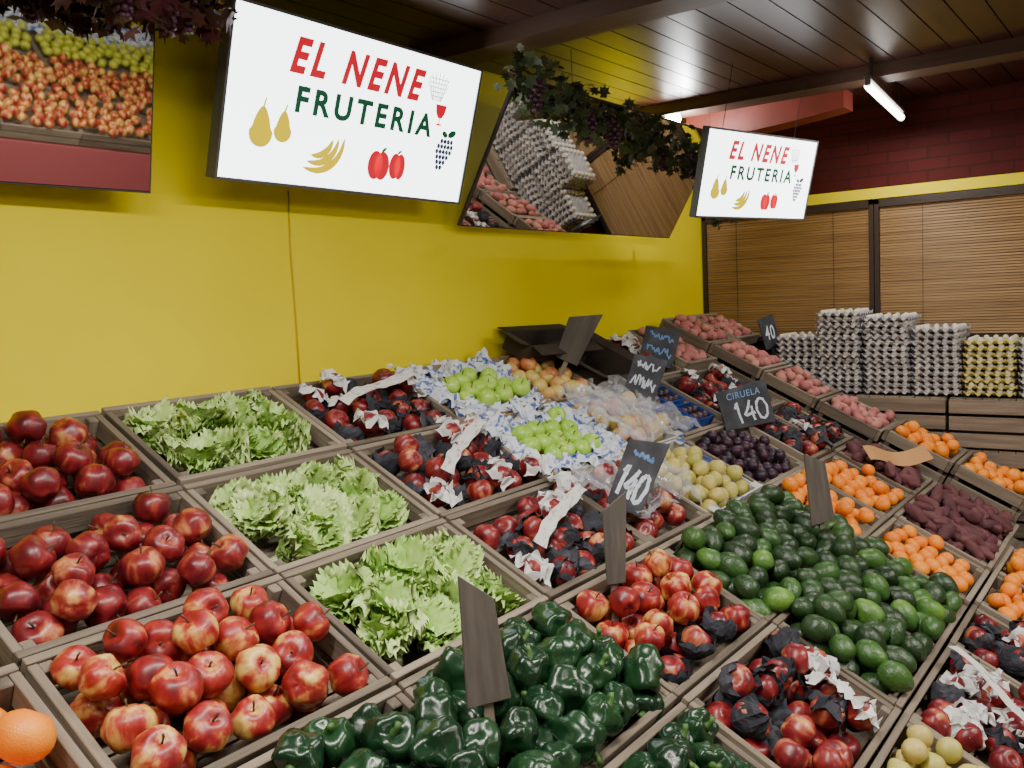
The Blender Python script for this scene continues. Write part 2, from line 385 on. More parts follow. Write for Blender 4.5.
M,hx,hy=crate(1,2,5,6); place('pear',M,pack(hx,hy,-.065,.029,.025,.0),'yellow pears')
M,hx,hy=crate(2,3,5,6); wrapped(M,hx,hy,p=(.35,.2),stripang=1.1)
M,hx,hy=crate(3,3.7,5,6); wrapped(M,hx,hy,p=(.40,.2),bigstrip=False)
for (i0,i1,j0,j1) in ((2,2.95,0,1),(2,2.95,1,2)):
    M,hx,hy=ctray(i0,i1,j0,j1,m_cardt); liner(M,hx,hy)
    place('green',M,pack(hx*.78,hy*.80,-.045,.034,.030,.008),'green apples on printed paper')
M,hx,hy=crate(2,2.75,2,3); wrapped(M,hx,hy,p=(.08,.08),bigstrip=False)
for q in range(2): obj('plastic_sheet',pcr[q],M@T((q-.5)*.20,.02*q,.055)@RZ(q),label='crumpled clear plastic sheet over fruit',cat='plastic sheet',group='clear plastic sheets')
for (i0,i1,j0,j1) in ((2,2.8,3,4),(2.8,3.6,3,4),(2,2.8,4,5),(2.8,3.6,4,5)): crate(i0,i1,j0,j1,fd=.08)
M=T(P(2.8,4,.002))@RS
place('avo',M,pack(.8*A-.004,BP-.004,-.052,.0335,.060,.010,k=.90,tries=130,nmax=290,xd=(0,),yd=(0,)),'avocados')
M,hx,hy=ctray(2.95,3.7,0,1,m_cardt); place('yapple',M,pack(hx,hy,-.05,.032,.022,0),'yellow apples')
M,hx,hy=ctray(2.95,3.7,1,2,m_cardw); place('yapple',M,pack(hx*.9,hy*.9,-.05,.032,.028,.0),'yellow apples')
for q in range(4): obj('plastic_sheet',pcr[q%3],M@T(-.10+.20*(q%2),(-.085 if q<2 else .085),.052)@RZ(q*1.57),label='crumpled clear plastic sheet over fruit',cat='plastic sheet',group='clear plastic sheets')
M,hx,hy=ctray(2.75,3.6,2,3,m_cardw,fd=.055,tw=.03); place('pear',M,pack(hx-.02,hy-.012,-.055,.0265,.010,.0),'yellow pears')
M,hx,hy=crate(3.6,4.5,2,3); place('plum',M,pack(hx,hy,-.04,.024,.016,.0,tries=120),'dark plums')
M,hx,hy=crate(3.7,4.4,1,2,fd=.03)
for q in range(4):
    cx=-.078 if q%2 else .078; cy=.07 if q<2 else -.07
    obj('blue_fruit_punnet',boxes('blue_fruit_punnet',[((0,0,.002),(.145,.11,.004)),((0,.055,.02),(.145,.004,.04)),((0,-.055,.02),(.145,.004,.04)),((.0725,0,.02),(.004,.11,.04)),((-.0725,0,.02),(.004,.11,.04))],m_bluebox,.001),M@T(cx,cy,-.025),label='blue plastic punnet of dark fruit',cat='punnet',group='blue punnets')
    for s in range(6):
        obj('plum',K['plum']['me'][0],M@T(cx+(s%3-1)*.045,cy+(s//3-.5)*.048,.0),label='dark purple plum in a blue punnet',cat='plum',group='dark plums')
for (i0,i1,j0,j1) in ((4.4,5.0,1,2),(5.0,5.6,1,2),(4.5,5.05,2,3),(5.05,5.6,2,3),(4.4,5.0,0,1)):
    M,hx,hy=crate(i0,i1,j0,j1,.02); wrapped(M,hx,hy,p=(.40,.22),bigstrip=False)
for (i0,i1,j0,j1) in ((3.6,4.25,3,4),(4.25,5.0,3,4),(3.6,4.3,4,5),(3.7,4.4,5,6),(4.4,5.1,5,6)):
    M,hx,hy=crate(i0,i1,j0,j1,.01,fd=.045); place('mand',M,pack(hx,hy,-.040,.0268,.024,.003),'mandarins')
for (i0,i1,j0,j1) in ((4.3,4.95,4,5),(4.95,5.6,4,5),(5.0,5.6,3,4)):
    M,hx,hy=crate(i0,i1,j0,j1,.02); place('swt',M,pack(hx-.01,hy-.01,-.045,.023,.026,.0,k=.92),'sweet potatoes')
for (j0,j1) in ((3.25,4.1),(4.1,4.95)):
    M,hx,hy=crate(5.6,6.25,j0,j1,.12,fd=.045); place('mand',M,pack(hx,hy,-.040,.0268,.024,.003),'mandarins')
for (i0,i1,j0,j1,rs) in ((5.6,6.25,0,.8,.10),(5.6,6.25,.8,1.6,.10),(5.6,6.25,1.6,2.4,.10),(5.6,6.25,2.4,3.25,.10),(6.25,6.85,0,.8,.10),(5.0,5.6,0,1,.05)):
    M,hx,hy=crate(i0,i1,j0,j1,rs,fd=.035); place('pot',M,pack(hx,hy,-.030,.0225,.016,.0,tries=110),'pink potatoes')
def carton(M,w,d,h,a,label):
    t=.005
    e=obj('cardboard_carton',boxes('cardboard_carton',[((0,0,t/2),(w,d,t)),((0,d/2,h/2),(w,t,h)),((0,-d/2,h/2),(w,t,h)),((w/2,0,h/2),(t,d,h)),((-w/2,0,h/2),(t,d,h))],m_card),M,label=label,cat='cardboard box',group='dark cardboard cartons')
    for s in (1,-1):
        obj('flap',boxes('flap',[((0,0,.03),(w-.01,.004,.06))],m_card),T(0,s*d/2,h)@RX(-s*a),parent=e)
    for s in (1,-1):
        obj('flap',boxes('flap',[((0,0,.03),(.004,d-.01,.06))],m_card),T(s*w/2,0,h)@RY(s*a*.8),parent=e)
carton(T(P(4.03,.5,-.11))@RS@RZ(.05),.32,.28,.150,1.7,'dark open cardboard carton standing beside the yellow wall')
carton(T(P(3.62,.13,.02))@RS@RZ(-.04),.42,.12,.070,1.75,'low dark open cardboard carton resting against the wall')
def text_me(body,w,h,mat,shear=0,off=0,name='lettering',sp=1.0):
    cu=bpy.data.curves.new('t','FONT'); cu.body=body; cu.shear=shear; cu.offset=off; cu.extrude=0; cu.align_x='LEFT'; cu.resolution_u=6; cu.space_character=sp
    o=bpy.data.objects.new('t',cu); COL.objects.link(o); bpy.context.view_layer.update()
    me=bpy.data.meshes.new_from_object(o.evaluated_get(bpy.context.evaluated_depsgraph_get()))
    bpy.data.objects.remove(o); me.name=name
    xs=[v.co.x for v in me.vertices]; ys=[v.co.y for v in me.vertices]
    x0,x1,y0,y1=min(xs),max(xs),min(ys),max(ys)
    for v in me.vertices:
        v.co=Vector(((v.co.x-(x0+x1)/2)/(x1-x0)*w,(v.co.y-(y0+y1)/2)/(y1-y0)*h,0))
    me.materials.clear(); me.materials.append(mat); return me
def scribble(w,h,mat,seed):
    random.seed(seed); V=[];F=[]
    pts=[]
    n=26
    for k in range(n): pts.append((-w/2+w*k/(n-1)+ru(-.3,.3)*w/n*2,ru(-.5,.5)*h))
    for k in range(n-1):
        a=Vector((*pts[k],0)); b=Vector((*pts[k+1],0)); d=(b-a).normalized(); nn=Vector((-d.y,d.x,0))*.0028
        q=len(V); V+=[a-nn,a+nn,b+nn,b-nn]; F.append((q,q+1,q+2,q+3))
    return mesh('chalk_writing',V,F,mat)
def chalk140(w,h,mat,seed=3):
    random.seed(seed)
    st=[[(.0,.72),(.10,.98),(.08,.5),(.11,0)],[(.50,.98),(.42,.70),(.26,.36),(.34,.33),(.60,.38)],[(.53,.70),(.50,.35),(.52,.02)],[(.82,.98),(.70,.80),(.66,.45),(.72,.10),(.84,.0),(.96,.18),(1.0,.55),(.94,.88),(.82,.98)]]
    V=[];F=[]
    for s in st:
        P_=[]
        for k in range(len(s)-1):
            for q in range(5):
                f=q/5; P_.append((s[k][0]+(s[k+1][0]-s[k][0])*f,s[k][1]+(s[k+1][1]-s[k][1])*f))
        P_.append(s[-1]); P_=[Vector(((x-.5)*w+ru(-.0008,.0008),(y-.5)*h+ru(-.0008,.0008),0)) for x,y in P_]
        b0=len(V)
        for k,p in enumerate(P_):
            d=(P_[min(k+1,len(P_)-1)]-P_[max(k-1,0)]).normalized(); nn=Vector((-d.y,d.x,0))*(.0055+ru(-.0012,.0012))*h/.09
            V+=[p-nn,p+nn]
        for k in range(len(P_)-1): F.append((b0+2*k,b0+2*k+1,b0+2*k+3,b0+2*k+2))
    return mesh('lettering',V,F,mat)
def board(M,w,h,texts,label,mat=None,stake=.10,cut=.0,group='price boards'):
    mat=mat or m_slate
    me=boxes('price_board',[((0,0,h/2),(w,.006,h))],mat,.0015)
    for v in me.vertices:
        if v.co.z>h*.5: v.co.z+=cut*v.co.x; v.co.x*=1.0+cut*.25
        else: v.co.x*=1-cut*.15
    o=obj('price_board',me,M,label=label,cat='price sign',group=group)
    if stake: obj('stake',boxes('stake',[((0,.007,-stake/2+.05),(.018,.007,stake+.10))],woodz,.001),parent=o)
    for (s,cx,cz,tw,th,m,rot) in texts:
        if s=='140': me=chalk140(tw,th,m)
        else: me=text_me(s,tw,th,m,.12,.01,sp=1.15) if s[0]!='~' else scribble(tw,th,m,int(s[1:]))
        obj('lettering',me,T(cx,-.0042,cz)@RX(PI/2)@RZ(rot),parent=o)
def face(i,j,h,yaw,lean=.15,roll=0): return T(P(i,j,h))@RZ(yaw)@RX(-lean)@RY(roll)
board(face(1.96,2.66,.045,-.75,.25,.50),.105,.205,[('140',.0,.075,.078,.09,m_chalk,-.1),('~9',0,.16,.06,.02,m_chalkb,0)],'leaning black price board with white chalk 140',cut=.35)
board(face(4.47,2.25,.025,-.55,.3,-.08),.24,.165,[('CIRUELA',0,.132,.16,.026,m_chalkb,.03),('140',.02,.062,.15,.085,m_chalk,.03)],'black chalk price board reading 140 above the plums',cut=.08)
board(face(3.62,1.38,.04,-.7,.3,.46),.125,.175,[('~3',0,.135,.09,.035,m_chalk,0),('~4',0,.07,.10,.055,m_chalk,0)],'dark tilted chalk price board with white writing',stake=.12,cut=.2)
board(face(4.6,.80,.04,-.7,.35,.40),.15,.17,[('~5',0,.125,.11,.03,m_chalkb,0),('~6',0,.06,.11,.05,m_chalkb,0)],'black price board with faded blue writing',stake=.12,cut=.2)
board(face(6.42,1.25,.12,-.5,.2,-.15),.10,.16,[('40',0,.08,.06,.07,m_chalk,0)],'small black price board among the pink potatoes',stake=.12,cut=.1)
m_plank=ramp('board_back_wood',[(.050,.043,.037),(.085,.072,.060),(.13,.11,.09)],sc=(20,20,3),ns=3,rough=.85)
for (i,j,h,yaw,w,hh,rl,cut) in ((.06,3.50,.080,-.55,.072,.20,-.03,-.7),(1.26,3.22,.055,-.35,.060,.19,.10,.7),(3.18,3.72,.075,-.5,.088,.20,-.06,-.45),(3.5,.5,.05,-1.0,.10,.19,.45,.6)):
    board(face(i,j,h,yaw,.1,rl),w,hh,[],'plain brown wooden price board seen from its back',m_plank,stake=.10,cut=cut)
V=[];F=[]
for a in range(15):
    x=(a/14-.5)*.26; z=.03*math.cos(a/14*PI*1.6)+.01
    for b in range(3): V.append((x,(b-1)*.045+.02*math.sin(a/14*2.5),z))
for a in range(14):
    for b in range(2): F.append((a*3+b,(a+1)*3+b,(a+1)*3+b+1,a*3+b+1))
obj('curved_card',mesh('curved_card',V,F,plain('orange_card',(.50,.25,.09),.7),True),T(P(5.25,3.6,.075))@RZ(-.9)@RX(.5),label='curved orange brown card lying over the crates',cat='card')
# ------------------------------------------------------------ stand
def wedge(name,x0,x1,y0v,y1v,h,mat,zb=0.0):
    a=P(0,y0v,h); b=P(0,y1v,h)
    V=[];
    for x in (x0*A,x1*A):
        V+=[(x,a.y,zb),(x,b.y,zb),(x,b.y,b.z),(x,a.y,a.z)]
    F=[(0,1,2,3),(7,6,5,4),(0,4,5,1),(1,5,6,2),(2,6,7,3),(3,7,4,0)]
    return mesh(name,V,F,mat)
obj('display_stand',wedge('display_stand',-2.4,6.2,0.03,6.1,-.122,woodx),label='long sloped wooden produce stand against the yellow wall',cat='display stand')
def riser(i0,i1,j0,j1,h):
    M=T(P((i0+i1)/2,(j0+j1)/2,-.119+h/2))@RS
    obj('riser_board',boxes('riser_board',[((0,0,0),((i1-i0)*A-.01,(j1-j0)*BP-.005,h))],darkwood),M,label='dark wooden riser under the raised crates',cat='riser',group='riser boards')
riser(5.6,6.2,0.05,3.25,.095); riser(5.6,6.2,3.27,4.95,.115)
obj('riser_board',wedge('riser_board',6.22,6.86,0.06,.85,-.02,darkwood),label='dark wooden support under the corner potato crate',cat='riser')
# ------------------------------------------------------------ room shell
YW=.06; XU=7.10
XB=XU*A; XL=-4.0; YF=-7.2; ZC=Z0+2.13*A
m_yel=ramp('yellow_wall_paint',[(.80,.66,.001),(.88,.74,.001),(.93,.79,.002)],ns=1.2,rough=.6,bump=.06,bs=6,rnd=0,spec=.15)
m_floor=ramp('floor_tiles',[(.16,.15,.14),(.24,.22,.20)],ns=3,rough=.4,rnd=0)
def slab(name,x0,x1,y0,y1,z0,z1,mat,kind='structure'):
    return obj(name,boxes(name,[(((x0+x1)/2,(y0+y1)/2,(z0+z1)/2),(x1-x0,y1-y0,z1-z0))],mat),kind=kind)
slab('floor',XL-.1,XB+.1,YF-.1,YW+.1,-.08,0,m_floor)
slab('wall_left',XL-.1,XB+.1,YW,YW+.1,0,ZC+.1,m_yel)
m_white=plain('offwhite_paint',(.45,.40,.32),.7)
slab('wall_near',XL-.1,XL,YF,YW,0,ZC+.1,m_white)
slab('wall_right',XL-.1,XB+.1,YF-.1,YF,0,ZC+.1,m_yel)
mb,nt,b=newmat('dark_red_brick'); N=nt.nodes; L=nt.links
tc=N.new('ShaderNodeTexCoord'); sp=N.new('ShaderNodeSeparateXYZ'); cb=N.new('ShaderNodeCombineXYZ'); br=N.new('ShaderNodeTexBrick')
L.new(tc.outputs['Object'],sp.inputs[0]); L.new(sp.outputs['Y'],cb.inputs['X']); L.new(sp.outputs['Z'],cb.inputs['Y']); L.new(cb.outputs[0],br.inputs['Vector'])
br.inputs['Color1'].default_value=(.085,.010,.010,1); br.inputs['Color2'].default_value=(.065,.008,.008,1); br.inputs['Mortar'].default_value=(.048,.009,.008,1)
br.inputs['Scale'].default_value=1; br.inputs['Brick Width'].default_value=.18; br.inputs['Row Height'].default_value=.055; br.inputs['Mortar Size'].default_value=.005
L.new(br.outputs['Color'],b.inputs['Base Color']); b.inputs['Roughness'].default_value=.7; b.inputs['Specular IOR Level'].default_value=.2
bm_=N.new('ShaderNodeBump'); bm_.inputs['Strength'].default_value=.2; L.new(br.outputs['Fac'],bm_.inputs['Height']); bm_.invert=True; L.new(bm_.outputs[0],b.inputs['Normal'])
slab('wall_back',XB,XB+.1,YF,YW,0,ZC+.1,mb)
kf=(XU+2.21)/9.01
def bz(z): return Z0+(.417+(z-.417)*kf)*A
def by(y): return (-4.12+(y+4.12)*kf)*A
slab('trim_1',XB-.03,XB-.001,-4.2,YW,bz(1.21),bz(1.31),m_yel)
m_frame=plain('dark_window_frame',(.035,.02,.014),.5)
def window(n,y0,y1,z0,z1):
    w=.022
    bs=[((XB-.025,(y0+y1)/2,z1-w/2),(.05,abs(y1-y0),w)),((XB-.025,(y0+y1)/2,z0+w/2),(.05,abs(y1-y0),w)),((XB-.025,y0-w/2,(z0+z1)/2),(.05,w,z1-z0)),((XB-.025,y1+w/2,(z0+z1)/2),(.05,w,z1-z0))]
    bs.append(((XB-.012,(y0+y1)/2,(z0+z1)/2),(.01,abs(y1-y0)-.02,z1-z0-.02)))
    obj('window_%d'%n,boxes('window',bs,m_frame),kind='structure')
zt=bz(1.20); zb=bz(-.12)
ym=by(-1.77)
window(1,YW-.005,ym+.002,zb,zt); window(2,ym-.002,by(-3.75),zb,zt)
m_bam=ramp('bamboo_slats',[(.16,.078,.025),(.28,.155,.05),(.35,.215,.08)],sc=(2,1,45),ns=2,detail=3,rough=.55,rnd=0)
def blind(y0,y1,z0,z1):
    n=int((z1-z0)/.013); bs=[]
    for q in range(n):
        bs.append(((XB-.040,(y0+y1)/2,z0+.006+q*.013),(.003,abs(y1-y0),.0108),RY(.35)))
    o=obj('bamboo_blind',boxes('bamboo_blind',bs,m_bam),label='brown bamboo slat blind lowered over the window',cat='blind',group='bamboo blinds')
    obj('headrail',boxes('headrail',[((XB-.045,(y0+y1)/2,z1-.006),(.02,abs(y1-y0),.014))],m_frame),parent=o)
    for f in (.2,.8):
        obj('cord',boxes('cord',[((XB-.046,y0+(y1-y0)*f,(z0+z1)/2),(.002,.002,z1-z0))],m_card),parent=o)
blind(.03,ym+.026,zb+.025,zt-.024); blind(ym-.026,by(-3.75)+.025,zb+.025,zt-.024)
m_ceil=ramp('ceiling_planks',[(.018,.006,.004),(.040,.011,.007),(.066,.018,.011)],sc=(1.5,22,22),ns=1.5,detail=5,rough=.36,rnd=0)
m_beam=ramp('ceiling_beam_wood',[(.050,.023,.015),(.085,.042,.028)],sc=(22,1.5,22),ns=1.5,detail=5,rough=.5,rnd=0)
bs=[(((XL+XB)/2,(YF+YW)/2,ZC+.05),(XB-XL+.2,-YF+.2,.04))]
y=-.0
while y>YF:
    bs.append((((XL+XB)/2,y,ZC+.012),(XB-XL,.095,.020))); y-=.1
obj('ceiling',boxes('ceiling',bs,m_ceil),kind='structure')
for n,x in enumerate((1.30,2.75,-.2,-1.7)):
    slab('trim_%d'%(n+2),x-.07,x+.07,YF,YW-.001,ZC-.05,ZC+.002,m_beam)
# reddish curved piece under the ceiling near the corner
V=[];F=[]
for a in range(11):
    t=a/10; yy=-.10-.75*t; zl=ZC-.13+.05*t*t
    for xx in (3.02,3.16):
        V+=[(xx,yy,zl),(xx,yy,ZC)]
for a in range(10):
    k=a*4; n=k+4
    F+=[(k,n,n+1,k+1),(k+2,k+3,n+3,n+2),(k,k+2,n+2,n)]
F+=[(0,1,3,2),(40,42,43,41)]
obj('trim_6',mesh('trim_6',V,F,ramp('red_curved_piece',[(.20,.030,.018),(.30,.05,.03)],ns=8,rough=.5,rnd=0)),kind='structure')
obj('wall_cable',tube('wall_cable',[(1.31*A,YW-.005,Z0-.02),(1.315*A,YW-.005,Z0+.2),(1.31*A,YW-.005,Z0+.4),(1.322*A,YW-.005,Z0+.56)],[.0022]*4,plain('cable_paint',(.60,.46,.01),.5),6),label='thin painted cable running down the yellow wall',cat='cable')
# ------------------------------------------------------------ illuminated signs
m_face=plain('lit_acrylic',(.9,.93,.95),.3,emit=5.0,ecol=(.93,.98,1.0))
def em(name,c,s=.75): return plain(name,c,.6,emit=s)
m_red=em('sign_red',(.60,.004,.022),1.0); m_dg=em('sign_green',(.004,.10,.045),.5); m_gr=em('sign_grey',(.05,.07,.15),.4); m_lg=em('sign_leaf',(.05,.25,.04),.5)
m_ye=plain('sign_yellow',(.0,.0,.0),1.0,emit=1.15,ecol=(1.0,.72,.0)); m_ye.node_tree.nodes['Principled BSDF'].inputs['Specular IOR Level'].default_value=0
m_alu=plain('dark_sign_frame',(.16,.17,.19),.4,metal=.5)
def disc(cx,cy,rx,ry,n=24,rot=0):
    V=[];
    for k in range(n):
        a=2*PI*k/n; x=rx*math.cos(a); y=ry*math.sin(a)
        V.append((cx+x*math.cos(rot)-y*math.sin(rot),cy+x*math.sin(rot)+y*math.cos(rot),0))
    return V
def flat(name,polys,mat):
    V=[];F=[]
    for p in polys:
        F.append(tuple(range(len(V),len(V)+len(p)))); V+=p
    return mesh(name,V,F,mat)
def quads(name,strips,mat):
    V=[];F=[]
    for (A1,B1) in strips:
        q=len(V); n=len(A1); V+=A1+B1
        for k in range(n-1): F.append((q+k,q+k+1,q+n+k+1,q+n+k))
    return mesh(name,V,F,mat)
def split_islands(me,thr,name):
    bm=bmesh.new(); bm.from_mesh(me); seen=set(); L_=[];R_=[]
    bm.faces.ensure_lookup_table()
    for f in bm.faces:
        if f.index in seen: continue
        st=[f]; isl=[]; seen.add(f.index)
        while st:
            g=st.pop(); isl.append(g)
            for v in g.verts:
                for h in v.link_faces:
                    if h.index not in seen: seen.add(h.index); st.append(h)
        mx=sum(g.calc_center_median().x for g in isl)/len(isl)
        (L_ if mx<thr else R_).append(isl)
    out=[]
    for grp in (L_,R_):
        V=[];F=[]
        for isl in grp:
            mp={}
            for g in isl:
                for v in g.verts:
                    if v.index not in mp: mp[v.index]=len(V); V.append(v.co.copy())
                F.append(tuple(mp[v.index] for v in g.verts))
        out.append(mesh(name,V,F,me.materials[0]))
    bm.free(); return out
def lightbox(M,W,H,label,dp=.04):
    fw=.008
    o=obj('illuminated_sign',boxes('illuminated_sign',[((0,0,-dp/2),(W-.004,H-.004,dp-.01)),((0,H/2,-dp/2+.004),(W+.012,fw,dp)),((0,-H/2,-dp/2+.004),(W+.012,fw,dp)),((W/2+.002,0,-dp/2+.004),(fw,H,dp)),((-W/2-.002,0,-dp/2+.004),(fw,H,dp))],m_alu,.001),M,label=label,cat='sign',group='illuminated shop signs')
    obj('lit_panel',boxes('lit_panel',[((0,0,-.003),(W-.006,H-.008,.008))],m_face),parent=o)
    z=.0014; s=H/.43
    def X(u): return (u-.5)*W
    def Y(v): return (.5-v)*H
    def add(nm,me,zz=z): obj(nm,me,T(0,0,zz),parent=o)
    t=text_me('EL NENE',.54*W,.215*H,m_red,.28,.040,name='red_lettering',sp=1.35)
    for q in split_islands(t,-.54*W*.19,'red_lettering'):
        q.transform(T(X(.465),Y(.215),0)); add('red_lettering',q)
    t=text_me('FRUTERIA',.57*W,.165*H,m_dg,.05,.036,name='green_lettering',sp=1.35); t.transform(T(X(.515),Y(.47),0)); add('green_lettering',t)
    def pear(cx,cy,q):
        V=[]
        for k in range(28):
            a=2*PI*k/28; r=q*(1-.32*math.sin(a)); V.append((cx+r*math.cos(a)*(.72 if math.sin(a)<0 else .58),cy+q*1.0*math.sin(a)*1.05,0))
        return [V,[(cx-.003,cy+q,0),(cx+.003,cy+q,0),(cx+.008,cy+q*1.5,0),(cx+.004,cy+q*1.5,0)]]
    add('pear_picture',flat('pear_picture',pear(X(.125),Y(.67),.115*H),m_ye)); add('pear_picture',flat('pear_picture',pear(X(.198),Y(.65),.09*H),m_ye))
    bn=[]
    for q in range(3):
        R=(.11+.048*q)*H; cx=X(.335); cy=Y(.70); A1=[];B1=[]
        for k in range(15):
            a=-2.1+2.3*k/14; w=.044*H*max(0,math.sin(PI*(k/14)))**.6+.002
            A1.append((cx+R*math.cos(a)*1.05,cy+R*math.sin(a),0)); B1.append((cx+(R-w)*math.cos(a)*1.05,cy+(R-w)*math.sin(a),0))
        bn.append((A1,B1))
    add('banana_picture',quads('banana_picture',bn,m_ye))
    add('apple_picture',flat('apple_picture',[disc(X(.585)-.014*s,Y(.80),.030*s,.098*H),disc(X(.585)+.014*s,Y(.80),.030*s,.098*H)],m_red))
    add('apple_picture',flat('apple_picture',[disc(X(.665)-.008*s,Y(.79),.024*s,.090*H),disc(X(.665)+.014*s,Y(.79),.022*s,.090*H)],m_red),z*1.2)
    add('leaf_picture',flat('leaf_picture',[disc(X(.60),Y(.69),.012*s,.005*s,12,.6),disc(X(.67),Y(.69),.010*s,.004*s,12,.6)],m_lg),z*1.4)
    gp=[]
    for r in range(6):
        w=(4+r) if r<2 else 6-r+1
        for c in range(w):
            gp.append(disc(X(.885)+((c-(w-1)/2)*.0155-r*.004)*s,Y(.56)-r*.0165*s,.0076*s,.0080*s,10))
    add('grape_picture',flat('grape_picture',gp,m_gr)); add('leaf_picture',flat('leaf_picture',[disc(X(.905),Y(.50),.020*s,.011*s,12,.4),disc(X(.87),Y(.51),.014*s,.009*s,12,-.5)],m_dg),z*1.2)
    ln=[]
    cx=X(.80); cy=Y(.17)
    for q in range(9):
        a=PI*q/8
        p0=(cx+.046*s*math.cos(a),cy+.033*s*math.sin(a)); p1=(cx+.018*s*math.cos(a),cy-.052*s)
        ln.append([(p0[0]-.0012*s,p0[1],0),(p0[0]+.0012*s,p0[1],0),(p1[0]+.0012*s,p1[1],0),(p1[0]-.0012*s,p1[1],0)])
    for q in range(5):
        yy=cy+.012*s-q*.013*s; hw=(.044-q*.005)*s
        ln.append([(cx-hw,yy,0),(cx+hw,yy,0),(cx+hw,yy+.002*s,0),(cx-hw,yy+.002*s,0)])
    add('basket_picture',flat('basket_picture',ln,m_gr))
    cx=X(.83)
    cup_=[[(cx-.026*s,Y(.31),0),(cx-.020*s,Y(.37),0),(cx-.009*s,Y(.405),0),(cx+.009*s,Y(.405),0),(cx+.020*s,Y(.37),0),(cx+.026*s,Y(.31),0)],[(cx-.002*s,Y(.39),0),(cx-.002*s,Y(.45),0),(cx+.002*s,Y(.45),0),(cx+.002*s,Y(.39),0)],disc(cx,Y(.45),.015*s,.003*s,12)]
    add('cup_picture',flat('cup_picture',cup_,m_red),z*1.2)
    return o
def frame3(c,xd,yd):
    x=Vector(xd).normalized(); y=Vector(yd); y=(y-x*y.dot(x)).normalized(); z=x.cross(y)
    M=Matrix.Identity(4)
    for r in range(3): M[r][0]=x[r]; M[r][1]=y[r]; M[r][2]=z[r]; M[r][3]=c[r]
    return M
s1=lightbox(frame3(U(1.555,-.325,1.505),(1,0,-.01),(0,-.25,.83)),.945,.43,'large lit white shop sign leaning out from yellow wall')
for x in (-.35,.35): obj('bracket',boxes('bracket',[((x,.10,-.12),(.02,.02,.15))],m_alu),parent=s1)
s2=lightbox(frame3(U(4.85,-1.39,1.305),(1.45,-.30,.015),(0,-.15,.62)),.76,.325,'smaller lit white shop sign hanging below ceiling',.03)
m_rod=plain('steel_rod',(.03,.02,.015),.7)
for x in (-.25,.25):
    obj('hanging_rod',boxes('hanging_rod',[((x,.16+.12,-.035),(.0018,.24,.0018))],m_rod),parent=s2)
m_mir=plain('mirror_glass',(.88,.87,.83),.02,metal=1)
def mirror(c,xd,yd,W,H,label):
    o=obj('wall_mirror',boxes('wall_mirror',[((0,0,-.008),(W,H,.012))],plain('mirror_backing',(.05,.04,.035),.6),.001),frame3(c,xd,yd),label=label,cat='mirror',group='tilted wall mirrors')
    obj('glass',boxes('glass',[((0,0,0),(W-.012,H-.012,.003))],m_mir),parent=o)
    for x in (-W*.35,W*.35): obj('hook',boxes('hook',[((x,-H*.46,-.02),(.02,.03,.02))],m_alu),parent=o)
mirror(U(4.34,-.30,1.42),(1,0,0),(0,-.52,.86),1.62,.545,'long mirror tilted forward, reflecting stacked egg trays')
mirror(U(-1.31,-.14,1.47),(1,-.05,0),(.02,-.20,.90),1.60,.47,'long tilted mirror reflecting apple crates across the shop')
# ------------------------------------------------------------ garlands
m_vine=plain('vine_brown',(.06,.035,.02),.8)
m_leafg=ramp('artificial_leaf_green',[(.018,.035,.012),(.045,.07,.025),(.12,.11,.05)],ns=9,rough=.6,rnd=0)
m_leafp=ramp('artificial_leaf_plum',[(.03,.006,.010),(.09,.014,.02),(.03,.06,.015)],ns=7,rough=.6,rnd=0)
m_grp=plain('artificial_grape',(.07,.02,.045),.35)
def garland(path,nleaf,spread,lm,gm,nclus,label,leafs=.05):
    pts=[]
    for k in range(len(path)-1):
        for q in range(8): pts.append(path[k].lerp(path[k+1],q/8)+Vector((ru(-1,1),ru(-1,1),ru(-1,1)))*.008)
    o=obj('vine_garland',tube('vine_garland',pts,[.006]*len(pts),m_vine,6),label=label,cat='garland',group='artificial vine garlands')
    for q in (1,len(path)//2,len(path)-2):
        p=path[q]; obj('hanging_wire',tube('hanging_wire',[p,(p.x,p.y,ZC-.001)],[.0012]*2,m_vine,5),parent=o)
    V=[];F=[]
    for q in range(nleaf):
        p=random.choice(pts)+Vector((ru(-.5,.5),-abs(ru(0,.7)),ru(-1,.45)))*spread
        R=(RZ(ru(0,6.28))@RX(ru(-1.3,1.3))@RY(ru(-1,1))).to_3x3(); s=ru(.7,1.3)*leafs
        ol=[(0,-.5),(.35,-.55),(.3,-.2),(.75,-.1),(.4,.15),(.5,.55),(.15,.4),(0,.9),(-.15,.4),(-.5,.55),(-.4,.15),(-.75,-.1),(-.3,-.2),(-.35,-.55)]
        b0=len(V); V.append(p)
        for (x,y) in ol: V.append(p+R@Vector((x*s*.7,y*s*.7,-.25*s*(x*x+y*y)+.15*s*abs(x))))
        m=len(ol)
        for k in range(m): F.append((b0,b0+1+k,b0+1+(k+1)%m))
    obj('foliage',mesh('foliage',V,F,lm,True),parent=o,kind='stuff')
    for q in range(nclus):
        p=random.choice(pts)+Vector((0,-.03-ru(0,.04),-.04)); bm=bmesh.new()
        for r in range(7):
            w=(1-abs(r-2)/5.5)*.026
            for c in range(5):
                a=c*1.26+r*.6
                bmesh.ops.create_icosphere(bm,subdivisions=1,radius=.0095,matrix=T(p.x+w*math.cos(a),p.y+w*math.sin(a),p.z-r*.014))
        me=bpy.data.meshes.new('grape_cluster'); bm.to_mesh(me); bm.free(); me.materials.append(gm)
        me.polygons.foreach_set('use_smooth',[True]*len(me.polygons))
        obj('grape_cluster',me,parent=o)
random.seed(77)
